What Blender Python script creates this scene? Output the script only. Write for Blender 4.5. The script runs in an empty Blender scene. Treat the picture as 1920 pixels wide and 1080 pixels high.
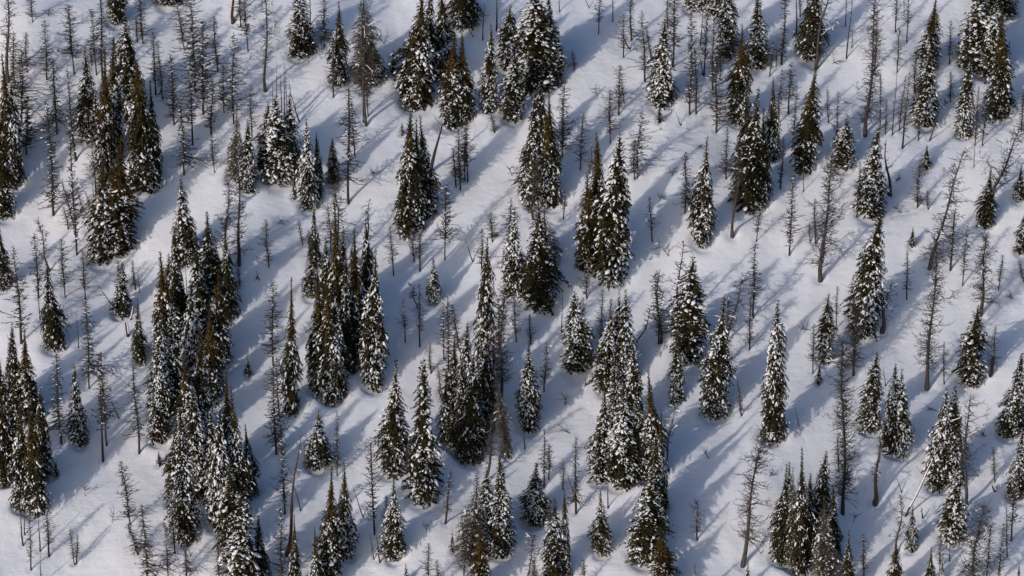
import bpy, math, random
import numpy as np
from mathutils import Matrix, Vector

# ------------------------------------------------------------------ camera, sky, sun, exposure
SC = bpy.context.scene
COL = SC.collection
PITCH = math.radians(15.0)          # camera looks this far down
SLOPE = math.radians(30.0)          # the hillside rises this steeply away from the camera
DIST = 420.0
WIDTH = 115.2                       # metres across the picture at the middle of the slope
MPP = WIDTH / 1920.0
cam_d = bpy.data.cameras.new('camera')
cam = bpy.data.objects.new('camera', cam_d)
COL.objects.link(cam)
cam.location = (0, -DIST * math.cos(PITCH), DIST * math.sin(PITCH))
cam.rotation_euler = (math.pi / 2 - PITCH, 0, 0)
cam_d.sensor_fit = 'HORIZONTAL'
cam_d.angle = 2 * math.atan(WIDTH / 2 / DIST)
cam_d.clip_start = 1.0
cam_d.clip_end = 3000.0
SC.camera = cam

SUN_EL = math.radians(12.0)
SUN_AZ = math.radians(50.0)         # the light travels this far from +x towards +y
lx, ly = math.cos(SUN_AZ), math.sin(SUN_AZ)
world = bpy.data.worlds.new('World')
SC.world = world
world.use_nodes = True
wn = world.node_tree
sky = wn.nodes.new('ShaderNodeTexSky')
sky.sky_type = 'NISHITA'
sky.sun_disc = False
sky.sun_elevation = SUN_EL
sky.sun_rotation = math.atan2(-lx, -ly)
sky.altitude = 2500
sky.air_density = 0.9
sky.dust_density = 8.0
sky.ozone_density = 2.4
bg = wn.nodes['Background']
wn.links.new(sky.outputs[0], bg.inputs[0])
bg.inputs[1].default_value = 0.15
sun_d = bpy.data.lights.new('sun', 'SUN')
sun_d.energy = 2.0
sun_d.angle = math.radians(1.3)
sun_d.color = (1.0, 0.94, 0.89)
sun = bpy.data.objects.new('sun', sun_d)
COL.objects.link(sun)
ldir = Vector((lx * math.cos(SUN_EL), ly * math.cos(SUN_EL), -math.sin(SUN_EL)))
sun.rotation_euler = ldir.to_track_quat('-Z', 'Y').to_euler()
sun.location = (-60, -60, 120)
SC.view_settings.view_transform = 'Standard'
SC.view_settings.look = 'None'
SC.view_settings.exposure = -0.11
SC.view_settings.gamma = 1.0
SC.cycles.max_bounces = 12
SC.cycles.diffuse_bounces = 8
SC.view_settings.use_curve_mapping = False

# ------------------------------------------------------------------ materials
def new_mat(name, rough=0.8):
    m = bpy.data.materials.new(name)
    m.use_nodes = True
    b = m.node_tree.nodes['Principled BSDF']
    b.inputs['Roughness'].default_value = rough
    b.inputs['Specular IOR Level'].default_value = 0.2
    return m, m.node_tree, b

def noise_mix(nt, bsdf, c0, c1, scale, detail=4, lo=0.35, hi=0.65, coord='Object'):
    tc = nt.nodes.new('ShaderNodeTexCoord')
    nz = nt.nodes.new('ShaderNodeTexNoise')
    nz.inputs['Scale'].default_value = scale
    nz.inputs['Detail'].default_value = detail
    rp = nt.nodes.new('ShaderNodeValToRGB')
    rp.color_ramp.elements[0].position = lo
    rp.color_ramp.elements[1].position = hi
    rp.color_ramp.elements[0].color = (*c0, 1)
    rp.color_ramp.elements[1].color = (*c1, 1)
    nt.links.new(tc.outputs[coord], nz.inputs['Vector'])
    nt.links.new(nz.outputs['Fac'], rp.inputs['Fac'])
    nt.links.new(rp.outputs['Color'], bsdf.inputs['Base Color'])
    return tc, nz, rp

# ground snow
M_GROUND, nt, b = new_mat('ground_snow', 0.6)
tc, nz, rp = noise_mix(nt, b, (0.86, 0.855, 0.885), (0.90, 0.89, 0.915), 0.25, 5)
n2 = nt.nodes.new('ShaderNodeTexNoise'); n2.inputs['Scale'].default_value = 1.3; n2.inputs['Detail'].default_value = 6
n3 = nt.nodes.new('ShaderNodeTexNoise'); n3.inputs['Scale'].default_value = 6.0; n3.inputs['Detail'].default_value = 3
nt.links.new(tc.outputs['Object'], n2.inputs['Vector']); nt.links.new(tc.outputs['Object'], n3.inputs['Vector'])
b1 = nt.nodes.new('ShaderNodeBump'); b1.inputs['Strength'].default_value = 0.6; b1.inputs['Distance'].default_value = 0.12
b2 = nt.nodes.new('ShaderNodeBump'); b2.inputs['Strength'].default_value = 0.5; b2.inputs['Distance'].default_value = 0.04
mp = nt.nodes.new('ShaderNodeMapping'); mp.inputs['Rotation'].default_value = (0, 0, math.radians(-52)); mp.inputs['Scale'].default_value = (0.16, 1.0, 0.3)
n4 = nt.nodes.new('ShaderNodeTexNoise'); n4.inputs['Scale'].default_value = 1.5; n4.inputs['Detail'].default_value = 5
nt.links.new(tc.outputs['Object'], mp.inputs['Vector']); nt.links.new(mp.outputs['Vector'], n4.inputs['Vector'])
b0 = nt.nodes.new('ShaderNodeBump'); b0.inputs['Strength'].default_value = 0.4; b0.inputs['Distance'].default_value = 0.13
nt.links.new(n4.outputs['Fac'], b0.inputs['Height']); nt.links.new(b0.outputs['Normal'], b1.inputs['Normal'])
nt.links.new(n2.outputs['Fac'], b1.inputs['Height']); nt.links.new(n3.outputs['Fac'], b2.inputs['Height'])
nt.links.new(b1.outputs['Normal'], b2.inputs['Normal']); nt.links.new(b2.outputs['Normal'], b.inputs['Normal'])

# snow lying on branches
M_SNOW, nt, b = new_mat('branch_snow', 0.6)
noise_mix(nt, b, (0.78, 0.78, 0.80), (0.88, 0.88, 0.885), 3.0, 3)

def foliage(name, green0, green1, brown0, brown1):
    """needles: green shades, with the brown of cones and dry shoots where the attribute says so"""
    m, nt, b = new_mat(name, 0.85)
    b.inputs['Specular IOR Level'].default_value = 0.05
    tc, nz, rp = noise_mix(nt, b, green0, green1, 2.2, 3, 0.3, 0.7)
    at = nt.nodes.new('ShaderNodeAttribute'); at.attribute_name = 'dry'
    r2 = nt.nodes.new('ShaderNodeValToRGB')
    r2.color_ramp.elements[0].color = (*brown0, 1); r2.color_ramp.elements[1].color = (*brown1, 1)
    r2.color_ramp.elements[0].position = 0.35; r2.color_ramp.elements[1].position = 0.65
    mx = nt.nodes.new('ShaderNodeMix'); mx.data_type = 'RGBA'
    nt.links.new(nz.outputs['Fac'], r2.inputs['Fac'])
    nt.links.new(at.outputs['Fac'], mx.inputs[0])
    nt.links.new(rp.outputs['Color'], mx.inputs[6]); nt.links.new(r2.outputs['Color'], mx.inputs[7])
    nt.links.new(mx.outputs[2], b.inputs['Base Color'])
    return m
M_FIR = foliage('fir_needles', (0.014, 0.0125, 0.006), (0.050, 0.042, 0.018), (0.045, 0.029, 0.009), (0.105, 0.063, 0.018))
M_GREY = foliage('grey_twigs_and_needles', (0.035, 0.035, 0.026), (0.075, 0.068, 0.050), (0.07, 0.055, 0.042), (0.14, 0.115, 0.09))

def bark(name, c0, c1, scale=3.0):
    m, nt, b = new_mat(name, 0.85)
    tc, nz, rp = noise_mix(nt, b, c0, c1, scale, 5)
    mp = nt.nodes.new('ShaderNodeMapping'); mp.inputs['Scale'].default_value = (4, 4, 0.7)
    nt.links.new(tc.outputs['Object'], mp.inputs['Vector']); nt.links.new(mp.outputs['Vector'], nz.inputs['Vector'])
    bp = nt.nodes.new('ShaderNodeBump'); bp.inputs['Strength'].default_value = 0.5; bp.inputs['Distance'].default_value = 0.03
    nt.links.new(nz.outputs['Fac'], bp.inputs['Height']); nt.links.new(bp.outputs['Normal'], b.inputs['Normal'])
    return m
M_BARK = bark('dark_dead_bark', (0.022, 0.019, 0.018), (0.070, 0.058, 0.051))
M_GREYBARK = bark('grey_dead_wood', (0.035, 0.030, 0.028), (0.11, 0.092, 0.080))
M_REDBARK = bark('reddish_bark', (0.045, 0.025, 0.018), (0.11, 0.060, 0.040))
M_TWIG = bark('twig_wood', (0.032, 0.026, 0.024), (0.080, 0.066, 0.058))

# ------------------------------------------------------------------ hillside
_r = np.random.RandomState(5)
WAVES = []
for lam, amp in ((60, .55), (44, .45), (33, .35), (24, .28), (17, .2), (13, .15), (9.5, .075), (7, .045), (5.2, .028), (3.9, .02), (2.9, .014), (2.2, .009), (1.6, .006)):
    for k in range(3):
        a = _r.uniform(0, 2 * math.pi)
        WAVES.append((math.cos(a) * 2 * math.pi / lam, math.sin(a) * 2 * math.pi / lam, _r.uniform(0, 6.28), amp * 0.6))
def relief(x, y):
    z = 0.0
    for kx, ky, ph, am in WAVES:
        z = z + am * np.sin(kx * x + ky * y + ph + 0.6 * np.sin(0.13 * x - 0.09 * y + ph))
    return z
TS = math.tan(SLOPE)
FOC = 960.0 / (WIDTH / 2 / DIST)
CP, SP = math.cos(PITCH), math.sin(PITCH)
def ground_at(u, v):
    """point of the hillside seen at picture position u, v (of 1920 x 1080)"""
    d = Vector((0, CP, -SP)) + Vector((1, 0, 0)) * ((u - 960) / FOC) + Vector((0, SP, CP)) * ((540 - v) / FOC)
    o = cam.location
    n = 0.0
    for _ in range(6):
        t = (TS * o.y + n - o.z) / (d.z - TS * d.y)
        p = o + d * t
        n = float(relief(p.x, p.y))
    return Vector((p.x, p.y, TS * p.y + n))

def mesh_from(name, V, T, mat, smooth=False, dry=None):
    V = np.asarray(V, dtype=np.float32); T = np.asarray(T, dtype=np.int32)
    me = bpy.data.meshes.new(name)
    me.vertices.add(len(V)); me.vertices.foreach_set('co', V.ravel())
    k = T.shape[1]
    me.loops.add(len(T) * k); me.loops.foreach_set('vertex_index', T.ravel())
    me.polygons.add(len(T)); me.polygons.foreach_set('loop_start', np.arange(0, len(T) * k, k, dtype=np.int32))
    me.polygons.foreach_set('use_smooth', np.full(len(T), smooth))
    if dry is not None:
        at = me.attributes.new('dry', 'FLOAT', 'POINT'); at.data.foreach_set('value', np.asarray(dry, dtype=np.float32))
    me.materials.append(mat)
    me.update(calc_edges=True)
    return me

WELLS = []      # (x, y, radius, depth) of the hollows melted and blown out round the trees
def build_ground():
    def axis(lo, hi, step, far):
        fine = list(np.arange(lo, hi + step / 2, step))
        s, out = step, []
        p = fine[-1]
        while p < far:
            s *= 1.25; p += s; out.append(p)
        s, neg = step, []
        p = fine[0]
        while p > -far:
            s *= 1.25; p -= s; neg.append(p)
        return np.array(neg[::-1] + fine + out)
    ax, ay = axis(-66, 66, 0.25, 420), axis(-52, 54, 0.25, 420)
    X, Y = np.meshgrid(ax, ay)
    Z = TS * Y + relief(X, Y)
    for x, y, r, d in WELLS:
        i0, i1 = np.searchsorted(ax, (x - 3 * r, x + 3 * r)); j0, j1 = np.searchsorted(ay, (y - 3 * r, y + 3 * r))
        if i1 <= i0 or j1 <= j0: continue
        q = np.sqrt((X[j0:j1, i0:i1] - x) ** 2 + (Y[j0:j1, i0:i1] - y) ** 2) / r
        Z[j0:j1, i0:i1] += -d * np.exp(-(q / 0.8) ** 4) + 0.12 * d * np.exp(-((q - 1.5) / 0.5) ** 2)
    nx, ny = len(ax), len(ay)
    V = np.stack([X.ravel(), Y.ravel(), Z.ravel()], 1)
    idx = np.arange(nx * ny).reshape(ny, nx)
    Q = np.stack([idx[:-1, :-1].ravel(), idx[:-1, 1:].ravel(), idx[1:, 1:].ravel(), idx[1:, :-1].ravel()], 1)
    o = bpy.data.objects.new('snowy_ground', mesh_from('snowy_ground', V, Q, M_GROUND, True))
    COL.objects.link(o)
    o['kind'] = 'structure'
    o['label'] = 'steep open snowfield with soft hollows and long tree shadows'

# ------------------------------------------------------------------ shape helpers
class Soup:
    def __init__(s): s.V, s.T, s.D, s.n = [], [], [], 0
    def add(s, v, t, dry=0.0):
        v = np.asarray(v, dtype=np.float64)
        s.V.append(v); s.T.append(np.asarray(t) + s.n); s.D.append(np.full(len(v), dry)); s.n += len(v)
    def mesh(s, name, mat, smooth=False):
        return mesh_from(name, np.concatenate(s.V), np.concatenate(s.T), mat, smooth, np.concatenate(s.D))
def unit(v): return v / (np.linalg.norm(v) + 1e-9)
UP = np.array((0, 0, 1.0))

TUBE_T = {}
def tube(S, P, R, k=5, dry=0.0):
    P = np.asarray(P, float); n = len(P)
    tan = np.gradient(P, axis=0); tan /= np.linalg.norm(tan, axis=1)[:, None] + 1e-9
    ref = np.array((0.31, 0.95, 0.05)) if abs(tan[0][2]) > 0.7 else UP
    a = np.cross(tan, ref); a /= np.linalg.norm(a, axis=1)[:, None] + 1e-9
    c = np.cross(tan, a)
    ang = np.arange(k) * 2 * math.pi / k
    R = np.asarray(R, float)[:, None, None]
    V = P[:, None, :] + R * (np.cos(ang)[None, :, None] * a[:, None, :] + np.sin(ang)[None, :, None] * c[:, None, :])
    if (n, k) not in TUBE_T:
        t = []
        for i in range(n - 1):
            for j in range(k):
                a0, b0, a1, b1 = i * k + j, i * k + (j + 1) % k, (i + 1) * k + j, (i + 1) * k + (j + 1) % k
                t += [(a0, b0, b1), (a0, b1, a1)]
        for j in range(1, k - 1): t.append(((n - 1) * k, (n - 1) * k + j, (n - 1) * k + j + 1))
        TUBE_T[(n, k)] = np.array(t)
    S.add(V.reshape(-1, 3), TUBE_T[(n, k)], dry)

def blade(S, p, d, L, w, side, dry):
    m = p + d * L * 0.4
    S.add([p, m + side * w / 2, p + d * L - UP * L * 0.08, m - side * w / 2], [(0, 1, 2), (0, 2, 3)], dry)

_a6 = np.arange(6) * math.pi / 3
LUMP_V = np.concatenate([[[0, 0, 1.0]], np.stack([np.cos(_a6) * .68, np.sin(_a6) * .68, np.full(6, .66)], 1),
                         np.stack([np.cos(_a6 + .5), np.sin(_a6 + .5), np.full(6, -.05)], 1), [[0, 0, -.45]]])
LUMP_T = []
for j in range(6):
    k = (j + 1) % 6
    LUMP_T += [(0, 1 + j, 1 + k), (1 + j, 7 + j, 1 + k), (1 + k, 7 + j, 7 + k), (7 + j, 13, 7 + k)]
LUMP_T = np.array(LUMP_T)
def lump(S, rng, p, t, s, n, a, bb, c):
    v = LUMP_V * (1 + rng.uniform(-.28, .28, (14, 1)))
    v[:, 2] -= 0.35 * v[:, 0] ** 2 * (a / max(c, .02)) * 0.25       # sags over the bough
    S.add(p + v[:, :1] * a * t + v[:, 1:2] * bb * s + v[:, 2:] * c * n, LUMP_T)

# ------------------------------------------------------------------ fir prototypes: height 15, crown radius 1.9
H0, R0 = 15.0, 1.9
def profile(t, kind):
    if kind == 'spire':
        r = 1.0 - 0.14 * t if t < 0.40 else 0.944 * ((1 - t) / 0.60) ** 1.35
        r = max(r, 0.17 * (1 - t) ** 0.4)
    elif kind == 'cone':
        r = 1.0 if t < .3 else ((1 - t) / .7) ** .98
    elif kind == 'column':
        r = 1.0 - 0.2 * t if t < 0.52 else 0.896 * ((1 - t) / 0.48) ** 1.0
    else:
        r = (1 - t) ** 0.7
    return r * (0.48 + 0.52 * math.sqrt(max(0, 1 - (1 - min(1, t / 0.24)) ** 2))) + 0.03

def make_fir(seed, kind, nb, snow, snow_top, brown_from, brown, grey=False, droop=0.45, lumpk=1.0, ragged=0.24):
    rng = np.random.RandomState(seed)
    C, S, TR = Soup(), Soup(), Soup()
    # uneven outline: the crown swells and thins round and along the stem
    ph = rng.uniform(0, 6.28, 6)
    ts = np.linspace(0, 1, 400)
    dens = np.array([profile(t, kind) + 0.10 for t in ts]); cdf = np.cumsum(dens) / dens.sum()
    for i in range(nb):
        t = float(np.interp((i + rng.rand()) / nb, cdf, ts))
        t = min(t, 0.985)
        az = i * 2.39996 + rng.uniform(-.5, .5)
        sw = 1 + ragged * (math.sin(3 * az + ph[0] + 9 * t) * .6 + math.sin(17 * t + ph[1] + 2 * az) * .7)
        lop = 1 + .16 * math.cos(az - ph[4] - 1.5 * t) + .10 * math.sin(6 * t + ph[5])
        r = R0 * profile(t, kind) * sw * lop * rng.uniform(.68, 1.18)
        if r < 0.14: r = 0.14
        dr = droop * rng.uniform(.5, 1.4) if t < .82 else -rng.uniform(.1, .7)
        z = -0.75 + t * (H0 + 0.55)
        o = np.array((math.cos(az), math.sin(az), 0))
        p0 = o * 0.05 + UP * (z + r * dr * 0.7)
        p2 = o * r + UP * (z - r * dr * 0.35)
        p1 = o * r * 0.55 + UP * (z + r * dr * 0.75)
        dry = float(np.clip((t - brown_from) / 0.22, 0, 1)) * brown if brown_from < 1 else 0
        dry = float(np.clip(dry + rng.uniform(-.12, .18) * (dry > 0.02), 0, 1))
        if grey: dry = float(rng.uniform(.2, 1))
        m = max(3, int(r / 0.17))
        tn = None
        for k in range(m + 1):
            u = 0.22 + 0.78 * k / m
            p = (1 - u) ** 2 * p0 + 2 * u * (1 - u) * p1 + u * u * p2
            tn = unit(2 * (1 - u) * (p1 - p0) + 2 * u * (p2 - p1))
            sd = unit(np.cross(tn, UP)); nn = np.cross(sd, tn)
            L = (0.20 + 0.30 * r * (1.15 - u) * .8) * rng.uniform(.75, 1.3)
            w = (0.12 + .05 * rng.rand()) * (0.6 if r < .4 else 1.0)
            if grey: w *= 0.42; L *= 1.15
            for sg in (-1, 1):
                d = unit(tn * .75 + sd * sg * rng.uniform(.45, 1.0) - UP * rng.uniform(-.12, .55) + rng.normal(0, .1, 3))
                blade(C, p, d, L, w, unit(np.cross(d, nn + rng.normal(0, .5, 3))), dry)
            if k % 2 == 0:
                d = unit(tn * .7 + nn * rng.uniform(-.5, .7) + rng.normal(0, .2, 3))
                blade(C, p, d, L * .75, w, unit(np.cross(d, sd + rng.normal(0, .7, 3))), dry)
        p = p2; blade(C, p - tn * .15, tn, .34, .13, sd, dry)
        pr = .97 * snow * (1 if t < snow_top else max(0, 1 - (t - snow_top) / 0.16))
        sz = 0.55 + 0.45 * min(1, r / 1.1)
        pr *= float(np.clip(.85 + .9 * math.sin(2 * az + ph[2] + 5 * t) * math.sin(11 * t + ph[3] + az), .15, 1.25))
        if rng.rand() < pr:
            for q in range(3 + (rng.rand() < .6) + 2 * (r > 1.0)):
                u = rng.uniform(.42, 1.04)
                p = (1 - u) ** 2 * p0 + 2 * u * (1 - u) * p1 + u * u * p2
                tt = unit(2 * (1 - u) * (p1 - p0) + 2 * u * (p2 - p1))
                sd = unit(np.cross(tt, UP))
                p = p + sd * rng.normal(0, .16 * r)
                tt = unit(tt + sd * rng.normal(0, .55) + UP * rng.normal(-.1, .25)); s2 = unit(np.cross(tt, UP)); n2 = np.cross(s2, tt)
                a = lumpk * sz * min(.38, .075 + rng.exponential(.088))
                lump(S, rng, p + n2 * .07, tt, s2, n2, a, a * rng.uniform(.3, .7), a * rng.uniform(.25, .5))
        if snow > 0 and rng.rand() < .45 and t < snow_top + .2:      # a dusting of small flecks
            for q in range(2):
                u = rng.uniform(.45, 1.05)
                p = (1 - u) ** 2 * p0 + 2 * u * (1 - u) * p1 + u * u * p2 + rng.normal(0, .13, 3)
                a = rng.uniform(.04, .10)
                lump(S, rng, p + UP * .05, o, np.cross(o, UP), UP, a, a * .8, a * .6)
    # leader shoot
    tube(C, [(0, 0, H0 * .93), (0.02, 0, H0 * .97), (0, 0.01, H0)], (.05, .035, .012), 4, brown)
    # solid core added to fill the crown's interior dark and keep it opaque
    ks = 7
    P = [(rng.normal(0, .03), rng.normal(0, .03), -.6 + t * (H0 + .2)) for t in np.linspace(0, .96, 14)]
    R = [max(.03, R0 * profile(t, kind) * (.20 if grey else .42)) * rng.uniform(.85, 1.15) for t in np.linspace(0, .96, 14)]
    tube(C, P, R, ks, 0.0)
    n = 7
    tube(TR, [(0, 0, -1.2 + (H0 * .9 + 1.2) * q / n) for q in range(n + 1)], [0.20 * (1 - .9 * q / n) for q in range(n + 1)], 7)
    return dict(crown=C.mesh('fir_crown', M_GREY if grey else M_FIR), trunk=TR.mesh('fir_trunk', M_REDBARK, True),
                snow=S.mesh('fir_snow', M_SNOW, True))

PROTO = {
 'S': [make_fir(11, 'spire', 430, .62, .55, .44, .95), make_fir(12, 'spire', 430, .55, .58, .50, .95, droop=.55), make_fir(13, 'spire', 400, .70, .62, .54, .9),
       make_fir(14, 'spire', 420, .52, .52, .47, .95, ragged=.2), make_fir(15, 'spire', 420, .46, .45, .38, 1.0),
       make_fir(16, 'column', 430, .60, .6, .55, .9, droop=.6), make_fir(17, 'spire', 430, .55, .52, .43, .9, ragged=.3)],
 'N': [make_fir(21, 'cone', 430, .85, .92, .9, .3), make_fir(22, 'column', 430, .80, .85, .85, .4, ragged=.2), make_fir(23, 'spire', 430, .85, .78, .7, .7),
       make_fir(24, 'cone', 400, .92, .9, .85, .5, droop=.65, lumpk=1.15), make_fir(25, 'round', 430, .75, .88, .86, .4), make_fir(26, 'column', 410, .9, .8, .8, .6, lumpk=1.1),
       make_fir(27, 'spire', 430, .8, .82, .6, .7, ragged=.3), make_fir(28, 'column', 430, .7, .75, .72, .7, ragged=.3)],
 'D': [make_fir(31, 'cone', 430, .40, .8, .75, .5, droop=.8), make_fir(32, 'spire', 420, .35, .7, .75, .4, droop=.6), make_fir(33, 'column', 420, .45, .8, .8, .3, droop=.8, ragged=.22)],
 'G': [make_fir(41, 'column', 380, .38, .6, .1, 1, True, .35, .8, .25), make_fir(42, 'spire', 380, .42, .65, .1, 1, True, .4, .8, .25)],
 'Y': [make_fir(51, 'cone', 110, .6, .8, .9, .2, lumpk=1.5), make_fir(52, 'cone', 90, .45, .7, .9, .2, droop=.7, lumpk=1.5)],
}


# ------------------------------------------------------------------ dead trees
def stem_curve(rng, H, n, wob):
    a, b_, p1, p2 = rng.uniform(-1, 1), rng.uniform(-1, 1), rng.uniform(0, 6), rng.uniform(0, 6)
    return [np.array((wob * (math.sin(2.6 * q / n + p1) - math.sin(p1)) * a + wob * .3 * math.sin(7 * q / n + p2) * (q > 0),
                      wob * (math.sin(2.9 * q / n + p2) - math.sin(p2)) * b_, H * q / n)) for q in range(n + 1)]
def along(P, t):
    f = t * (len(P) - 1); i = min(int(f), len(P) - 2)
    return P[i] + (P[i + 1] - P[i]) * (f - i)
def make_snag(seed, ntw, t0, L0, shape, curl, sub, top=.92):
    """height 10; the twigs reach about 1 m from the stem"""
    rng = np.random.RandomState(seed)
    T, W, S = Soup(), Soup(), Soup()
    if ntw > 60: ntw = int(ntw * 1.45)
    gaps = rng.uniform(0, 6.28, 3)
    P = stem_curve(rng, 10, 10, .16)
    PT = [P[0] - UP * 1.0] + P
    tube(T, PT, [.125] + [.12 * (1 - top * (q / 10) ** .9) for q in range(11)], 6)
    for i in range(ntw):
        t = t0 + (0.99 - t0) * (i + rng.rand()) / ntw
        if shape == 'cone': env = (1 - t) ** .6 * min(1, (t - t0 + .12) / .25)
        elif shape == 'flat': env = .75 * min(1, (1 - t) / .25 + .15)
        else: env = (1 - t) ** .5 * (.45 + .75 * abs(math.sin(5 * t + seed)))
        L = L0 * env * min(1.9, rng.lognormal(-.25, .45)) + .10
        az = i * 2.4 + rng.uniform(-.6, .6)
        L *= np.clip(.95 + .45 * math.sin(9 * t + gaps[0]) * math.sin(23 * t + gaps[1]) + .25 * math.cos(az - gaps[2]), .4, 1.5)
        o = np.array((math.cos(az), math.sin(az), 0))
        e0 = rng.uniform(-.7, .5); e1 = curl * rng.uniform(-.2, 1.8)
        p = along(P, t)
        pts = [p]
        for k in range(1, 4):
            e = e0 + e1 * k / 3
            pts.append(pts[-1] + (o * math.cos(e) + UP * math.sin(e)) * L / 3 + rng.normal(0, .05, 3))
        r = (.026 + .020 * (1 - t))
        tube(W, pts, (r * 1.25, r, r * .75, r * .35), 3)
        if rng.rand() < .22:
            q = along(pts, rng.uniform(.05, .9)); a = rng.uniform(.05, .13)
            lump(S, rng, q + UP * .03, o, np.cross(o, UP), UP, a * 1.5, a * .7, a * .6)
        for s in range(sub):
            u = rng.uniform(.35, .95); q = along(pts, u)
            d = unit(o * .8 + np.cross(o, UP) * rng.choice((-1, 1)) * rng.uniform(.5, 1.2) + UP * rng.uniform(-.3, .8))
            l = L * rng.uniform(.18, .42)
            tube(W, [q, q + d * l * .5 + UP * .02, q + d * l + UP * rng.uniform(-.04, .1)], (r * .7, r * .55, r * .3), 3)
    return dict(trunk=T.mesh('dead_trunk', M_BARK, True), twigs=W.mesh('dead_twigs', M_TWIG), snow=S.mesh('twig_snow', M_SNOW, True))
SNAG = {
 'b': [make_snag(101, 120, .12, 1.0, 'cone', .5, 3), make_snag(102, 130, .10, 1.0, 'wave', .7, 3), make_snag(103, 100, .22, 1.05, 'cone', -.4, 3),
       make_snag(104, 110, .18, .95, 'flat', .6, 2), make_snag(105, 140, .08, .95, 'wave', .2, 3), make_snag(106, 90, .3, 1.05, 'cone', .9, 4),
       make_snag(107, 125, .15, 1.0, 'wave', -.6, 3), make_snag(108, 105, .12, 1.1, 'cone', .3, 4),
       make_snag(109, 95, .15, 1.0, 'flat', .4, 3, .55), make_snag(110, 115, .25, 1.15, 'wave', .8, 4), make_snag(111, 80, .2, 1.2, 'wave', -.3, 4, .6), make_snag(112, 125, .1, .95, 'cone', .6, 4)],
 'p': [make_snag(121, 30, .25, .8, 'flat', .4, 1), make_snag(122, 22, .35, .9, 'wave', .2, 2), make_snag(123, 38, .2, .7, 'cone', .6, 1)],
}

# ------------------------------------------------------------------ things
def empty(name, loc, rot=None):
    o = bpy.data.objects.new(name, None); COL.objects.link(o)
    o.location = loc
    if rot is not None: o.rotation_euler = rot
    o.empty_display_size = 0.3
    return o
def part(name, me, parent, scale=(1, 1, 1), kind=None):
    o = bpy.data.objects.new(name, me); COL.objects.link(o); o.parent = parent; o.scale = scale
    if kind: o['kind'] = kind
    return o
THINGS = []     # (object, noun, look, mid picture x, mid picture y, own label)
def note(o, cat, group, noun, look, bx, by, tx, ty, own):
    o['category'] = cat; o['group'] = group
    v0, v1 = max(min(ty, 1079), 2), max(min(by, 1078), 1)
    f = 0.5 if ty == by else ((v0 + v1) / 2 - by) / (ty - by)
    THINGS.append((o, noun, look, bx + (tx - bx) * f, (v0 + v1) / 2, own))
rnd = random.Random(7)
def frame_of(bx, by, tx, ty, tilt=0.0):
    p = ground_at(bx, by)
    depth = (p - cam.location).dot(Vector((0, CP, -SP)))
    k = depth / FOC
    h = math.hypot(tx - bx, by - ty) * k / CP
    lean = math.atan2(tx - bx, by - ty)
    m = Matrix.Rotation(lean, 4, 'Y') @ Matrix.Rotation(rnd.uniform(0, 6.283), 4, 'Z')
    return p, h, k, m.to_euler(), lean

FIR_LOOK = {'S': 'fir with narrow brown spire', 'N': 'fir caked in snow clumps', 'D': 'dark fir with thin snow', 'G': 'greyish half-bare fir', 'Y': 'young fir'}
def fir(bx, by, tx, ty, w, kind, own=None):
    by0 = by
    by = by - 0.24 * w                                   # the skirt hangs lower than the stem's foot
    p, h, k, e, lean = frame_of(bx, by, tx, ty)
    small = (by0 - ty) < 62
    pr = rnd.choice(PROTO['Y' if small else kind])
    o = empty('young_fir' if small else 'fir_tree', p, e)
    sx = w * k / (2 * R0) * (.80 if kind in 'SD' else .92); sz = h / H0
    part('trunk', pr['trunk'], o, (sx ** .5 * .8, sx ** .5 * .8, sz))
    c = part('crown', pr['crown'], o, (sx, sx * rnd.uniform(.92, 1.08), sz))
    s = part('snow', pr['snow'], o, c.scale, 'stuff')
    WELLS.append((p.x, p.y, w * k * .55, min(.55, .22 * w * k)))
    size = 'tiny' if by0 - ty < 62 else 'small' if by0 - ty < 120 else 'tall' if by0 - ty > 190 else 'mid-sized'
    if own is None and by0 - ty < 62: look = 'tiny young fir dusted with snow'
    else: look = ('leaning ' if abs(lean) > .09 else '') + size + ' ' + FIR_LOOK[kind]
    note(o, 'fir tree', 'firs growing on the snow slope', 'fir', look, bx, by0, tx, ty, own)

def snag(bx, by, tx, ty, w, kind, own=None, thick=1.0):
    p, h, k, e, lean = frame_of(bx, by, tx, ty)
    pr = rnd.choice(SNAG['b' if kind == 'b' else 'p'])
    o = empty('dead_tree' if kind == 'b' else 'dead_pole', p, e)
    sz = h / 10; sw = w * k / 2.0 * 1.65
    tr = thick * (.55 + .055 * h) * rnd.uniform(.65, 1.15)
    part('trunk', pr['trunk'], o, (tr, tr, sz))
    part('twigs', pr['twigs'], o, (sw, sw, sz), 'stuff')
    part('snow', pr['snow'], o, (sw, sw, sz), 'stuff')
    WELLS.append((p.x, p.y, .45, .12))
    hh = by - ty
    size = 'short' if hh < 75 else 'tall' if hh > 135 else 'slim'
    look = ('leaning ' if abs(lean) > .14 else '') + size + (' bristly dead tree' if kind == 'b' else ' nearly twigless dead pole')
    note(o, 'dead tree', 'bare dead trees standing in the snow', 'dead tree' if kind == 'b' else 'dead pole', look, bx, by, tx, ty, own)

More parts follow.
